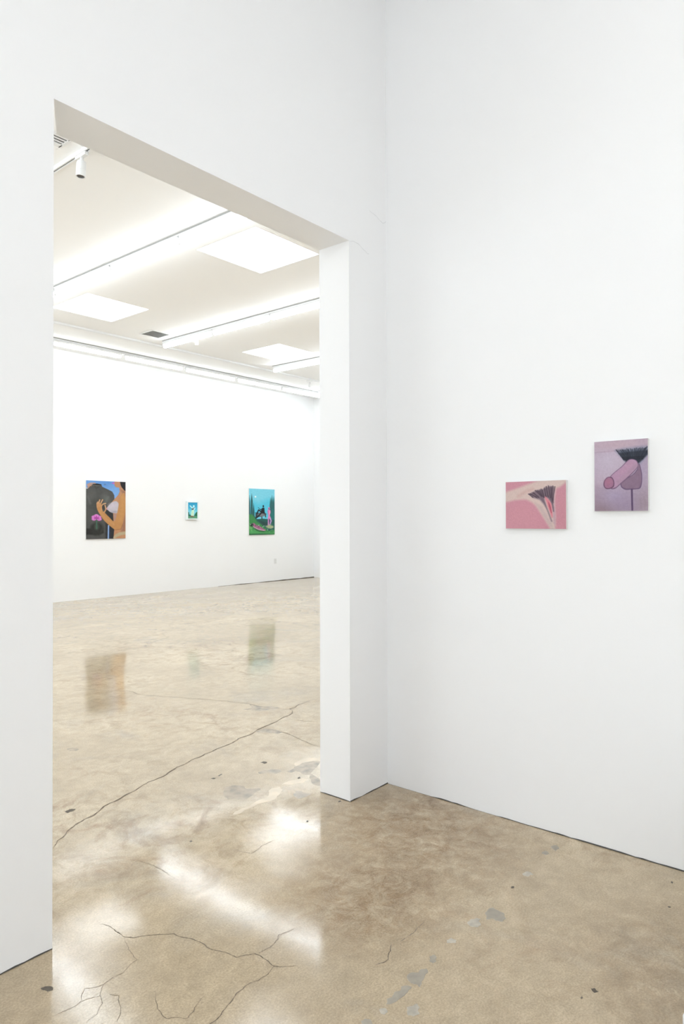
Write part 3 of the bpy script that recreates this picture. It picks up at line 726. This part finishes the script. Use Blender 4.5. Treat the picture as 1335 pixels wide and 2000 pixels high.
for p in [(200, 905), (250, 880), (305, 905), (200, 945), (310, 950)]: A.line([p, (252, 930)], 24, (180, 60, 160), 8, 0.85)
# torso, neck, hair
A.poly([(690, 30), (700, 110), (740, 145), (815, 150), (830, 250), (790, 340), (700, 440), (600, 560), (660, 800), (670, 1000), (690, 1200), (665, 1450), (1000, 1450), (1000, 0), (700, 0)], (206, 146, 104), 6)
A.poly([(835, 200), (990, 230), (990, 420), (900, 300)], (150, 104, 84), 25, 0.6)
A.poly([(832, -10), (1000, -10), (1000, 250), (940, 210), (880, 140), (850, 80)], (34, 32, 36), 6, 1.0)
A.poly([(835, 20), (860, 120), (850, 240), (820, 130)], (190, 140, 116), 10, 0.7)
A.poly([(610, 45), (690, 20), (695, 45), (690, 70)], (226, 104, 214), 6)
A.poly([(495, 690), (560, 600), (650, 520), (740, 500), (800, 560), (810, 700), (780, 790), (700, 805), (600, 780), (530, 730)], (206, 198, 208), 6, 1.0, True)
A.blob(640, 610, 90, 60, (222, 208, 222), 0.6, 0.7); A.blob(700, 770, 90, 30, (168, 160, 176), 0.6, 0.7)
A.blob(507, 692, 20, 18, (222, 150, 190), 0.4)
A.poly([(675, 820), (760, 815), (740, 1030), (690, 1010)], (190, 150, 140), 12, 0.8)
A.poly([(900, 1020), (1000, 700), (1000, 1280), (850, 1290)], (168, 116, 88), 30, 0.75)
# arm and hand
A.poly([(830, 400), (900, 300), (960, 320), (975, 700), (930, 950), (870, 1180), (760, 1240), (670, 1200), (540, 1090), (430, 980), (330, 830), (265, 700), (255, 560), (300, 520), (370, 600), (400, 740), (450, 790), (560, 900), (690, 1010), (760, 820), (800, 600)], (208, 146, 84), 8, 1.0, True)
A.line([(900, 380), (900, 700), (850, 1000)], 60, (220, 160, 92), 40, 0.6); A.line([(330, 760), (500, 960), (680, 1090)], 40, (222, 162, 104), 28, 0.6)
A.line([(690, 1230), (860, 1210), (900, 1100)], 14, (150, 92, 60), 10, 0.6)
for f in ([(275, 660), (265, 570), (285, 530)], [(320, 640), (305, 560), (330, 475)], [(350, 620), (360, 550), (400, 470)], [(375, 740), (370, 640), (410, 580), (475, 560)], [(430, 790), (480, 710), (460, 610)]):
    A.line(f, 30, (214, 156, 104), 6, 1.0, True); A.line([f[-2], f[-1]], 12, (236, 196, 160), 6, 0.7)
A.blob(420, 660, 32, 55, (64, 62, 58), 0.25)
for f in ([(30, 110), (100, 70), (220, 65)], [(40, 140), (100, 100), (140, 95)], [(50, 180), (90, 130), (120, 130)]): A.line(f, 24, (214, 154, 116), 6, 0.95, True)
A.blob(20, 190, 25, 18, (190, 200, 220), 0.5)
A.line([(548, 1120), (540, 1460)], 34, (150, 186, 240), 6, 1.0); A.line([(578, 1150), (575, 1460)], 26, (44, 60, 96), 8, 0.8)
A.poly([(590, 1140), (670, 1200), (690, 1220), (668, 1460), (590, 1460)], (46, 46, 50), 6)
A.poly([(665, 1420), (720, 1340), (820, 1290), (990, 1270), (990, 1350), (850, 1370), (740, 1420), (690, 1460)], (196, 176, 138), 8)
A.blob(455, 85, 25, 15, (90, 130, 180), 0.5)
A.noise(4, 140)
make_painting('canvas_painting', A, (3.9025, FD, 1.570), 0.787, 1.036, 0.025, 0, 'largest painting, dark garment and bare arm against blue, left on the back wall', sat=0.9, gain=0.93)

# --- turquoise landscape on the back wall
A = Art(568, 1050, 152, 280, (128, 212, 232))
A.poly([(-5, 240), (200, 330), (420, 220), (575, 210), (575, 800), (-5, 800)], (88, 200, 226), 60, 0.9)
A.blob(240, 660, 130, 60, (120, 214, 236), 0.5, 0.9)
for x, t, wd in ((10, 150, 26), (58, 110, 40), (100, 330, 34)):
    A.poly([(x, t), (x+wd/2, t+160), (x+wd/2+8, 760), (x-wd/2-8, 760), (x-wd/2, t+180)], (44, 92, 94), 6)
for x, t, wd in ((478, 190, 44), (508, 140, 44), (548, 160, 44), (525, 420, 90)):
    A.poly([(x, t), (x+wd/2, t+150), (x+wd/2+10, 800), (x-wd/2-10, 800), (x-wd/2, t+160)], (40, 120, 116) if wd > 50 else (46, 104, 104), 8)
A.poly([(-5, 590), (60, 575), (120, 620), (170, 690), (300, 680), (420, 690), (575, 720), (575, 1055), (-5, 1055)], (40, 96, 88), 10)
A.poly([(-5, 585), (60, 580), (110, 640), (170, 740), (300, 830), (420, 960), (575, 940), (575, 1055), (-5, 1055)], (64, 140, 78), 14)
A.poly([(-5, 900), (100, 930), (300, 990), (575, 1000), (575, 1055), (-5, 1055)], (84, 166, 96), 25, 0.8)
A.poly([(-5, 830), (80, 880), (60, 960), (-5, 900)], (120, 190, 110), 14, 0.6); A.poly([(-5, 1020), (300, 1020), (575, 1040), (575, 1055), (-5, 1055)], (36, 84, 60), 12, 0.8)
A.poly([(180, 700), (400, 760), (470, 860), (300, 840)], (44, 74, 72), 20, 0.8)
A.blob(140, 182, 18, 17, (255, 255, 255), 0.4)
# grey tortoise-like rock with silhouetted rider
A.poly([(140, 560), (210, 545), (320, 535), (370, 570), (375, 650), (355, 650), (345, 600), (290, 620), (290, 690), (270, 690), (268, 640), (190, 640), (150, 670), (140, 640)], (48, 54, 60), 6)
A.blob(265, 590, 80, 45, (122, 126, 132), 0.35)
A.line([(335, 545), (375, 575)], 16, (60, 70, 80), 6)
A.blob(313, 395, 17, 26, (16, 20, 28), 0.2)
A.poly([(290, 430), (335, 430), (345, 560), (255, 560), (250, 520)], (16, 20, 28), 5)
A.line([(270, 530), (210, 480), (180, 540), (175, 560)], 26, (16, 20, 28), 5); A.line([(260, 555), (190, 640), (150, 665)], 26, (16, 20, 28), 5)
A.line([(295, 450), (245, 475)], 16, (16, 20, 28), 4); A.line([(198, 425), (255, 480)], 9, (30, 34, 44), 4); A.line([(135, 545), (180, 550)], 12, (20, 26, 30), 4)
# pink standing figure
A.blob(440, 440, 22, 27, (226, 140, 190), 0.25); A.line([(437, 440), (437, 475)], 16, (120, 60, 100), 6, 0.8)
A.poly([(410, 480), (465, 480), (475, 540), (460, 600), (485, 690), (412, 690), (425, 600), (410, 540)], (230, 140, 190), 6, 1.0, True)
A.line([(430, 680), (428, 800), (425, 830)], 32, (206, 140, 200), 6); A.line([(468, 670), (488, 730), (455, 830)], 28, (196, 150, 210), 6)
A.line([(445, 690), (450, 800)], 16, (70, 60, 90), 6, 0.9); A.line([(415, 500), (425, 590)], 12, (200, 100, 160), 5, 0.8); A.line([(455, 500), (448, 590)], 14, (246, 196, 214), 6, 0.6)
A.poly([(350, 850), (460, 820), (540, 850), (545, 890), (480, 915), (410, 900)], (172, 180, 140), 12, 0.9)
# reclining mauve figure in the grass
A.poly([(60, 800), (110, 780), (150, 820), (230, 850), (300, 900), (370, 945), (330, 960), (220, 940), (110, 880)], (170, 104, 140), 8, 1.0, True)
A.line([(90, 860), (200, 920), (330, 950)], 14, (222, 190, 210), 6, 0.8); A.line([(130, 830), (230, 880)], 14, (120, 50, 90), 8, 0.8)
A.blob(60, 820, 34, 34, (28, 40, 36), 0.4); A.line([(110, 900), (200, 960), (330, 975)], 14, (30, 60, 44), 8, 0.8)
for k in range(26):
    x, y = rg.uniform(10, 560), rg.uniform(780, 1000); A.blob(x, y, 7, 5, (170, 224, 170), 0.5, 0.8)
for p in ((30, 810), (212, 830), (300, 870), (325, 850), (410, 940)): A.blob(p[0], p[1], 9, 7, (214, 240, 236), 0.4)
A.noise(4, 80)
make_painting('canvas_painting', A, (7.735, FD, 1.560), 0.777, 1.016, 0.025, 0, 'turquoise landscape painting with cypresses and tiny figures, right on the back wall', gain=0.97)

# --- small framed painting between them
A = Art(410, 700, 70, 120, (70, 182, 218))
A.blob(180, 60, 260, 120, (52, 164, 208), 0.6, 0.9); A.poly([(-5, 300), (415, 330), (415, 500), (-5, 560)], (128, 214, 230), 60, 0.9)
A.poly([(-5, 420), (50, 430), (60, 520), (150, 560), (260, 590), (330, 470), (400, 400), (415, 400), (415, 705), (-5, 705)], (46, 112, 98), 14)
A.poly([(-5, 600), (200, 590), (415, 600), (415, 705), (-5, 705)], (92, 152, 116), 16, 0.9); A.poly([(300, 560), (380, 430), (415, 430), (415, 600)], (36, 108, 70), 16, 0.8)
A.poly([(170, 330), (260, 320), (270, 400), (265, 590), (220, 590), (150, 590), (130, 560), (150, 430)], (206, 236, 208), 12, 0.95)
A.line([(100, 150), (180, 230), (250, 250)], 44, (214, 242, 240), 12, 0.95); A.blob(258, 165, 36, 44, (226, 250, 250), 0.35); A.line([(270, 260), (330, 245)], 30, (210, 236, 238), 12, 0.9)
A.line([(190, 300), (240, 270)], 50, (96, 76, 70), 16, 0.95); A.blob(280, 300, 26, 34, (206, 236, 236), 0.4); A.line([(205, 400), (215, 560)], 10, (140, 176, 150), 8, 0.7)
A.blob(180, 610, 70, 20, (140, 76, 60), 0.5); A.line([(200, 650), (200, 700)], 12, (150, 110, 90), 8, 0.5)
e = make_painting('framed_painting', A, (5.8135, FD, 1.5765), 0.235, 0.321, 0.040, 0, 'tiny framed painting of a pale dancing figure, white box frame, middle of the back wall')
bm = bmesh.new(); W_, H_, w_, h_ = 0.1435, 0.1835, 0.1175, 0.1605
for s in (-1, 1):
    add_box(bm, s*(W_+w_)/2-(W_-w_)/2, s*(W_+w_)/2+(W_-w_)/2, -0.05, -0.0005, -H_, H_, 0.0015)
    add_box(bm, -w_, w_, -0.05, -0.0005, s*(H_+h_)/2-(H_-h_)/2, s*(H_+h_)/2+(H_-h_)/2, 0.0015)
bm_obj('frame', bm, M_FRAME, e)
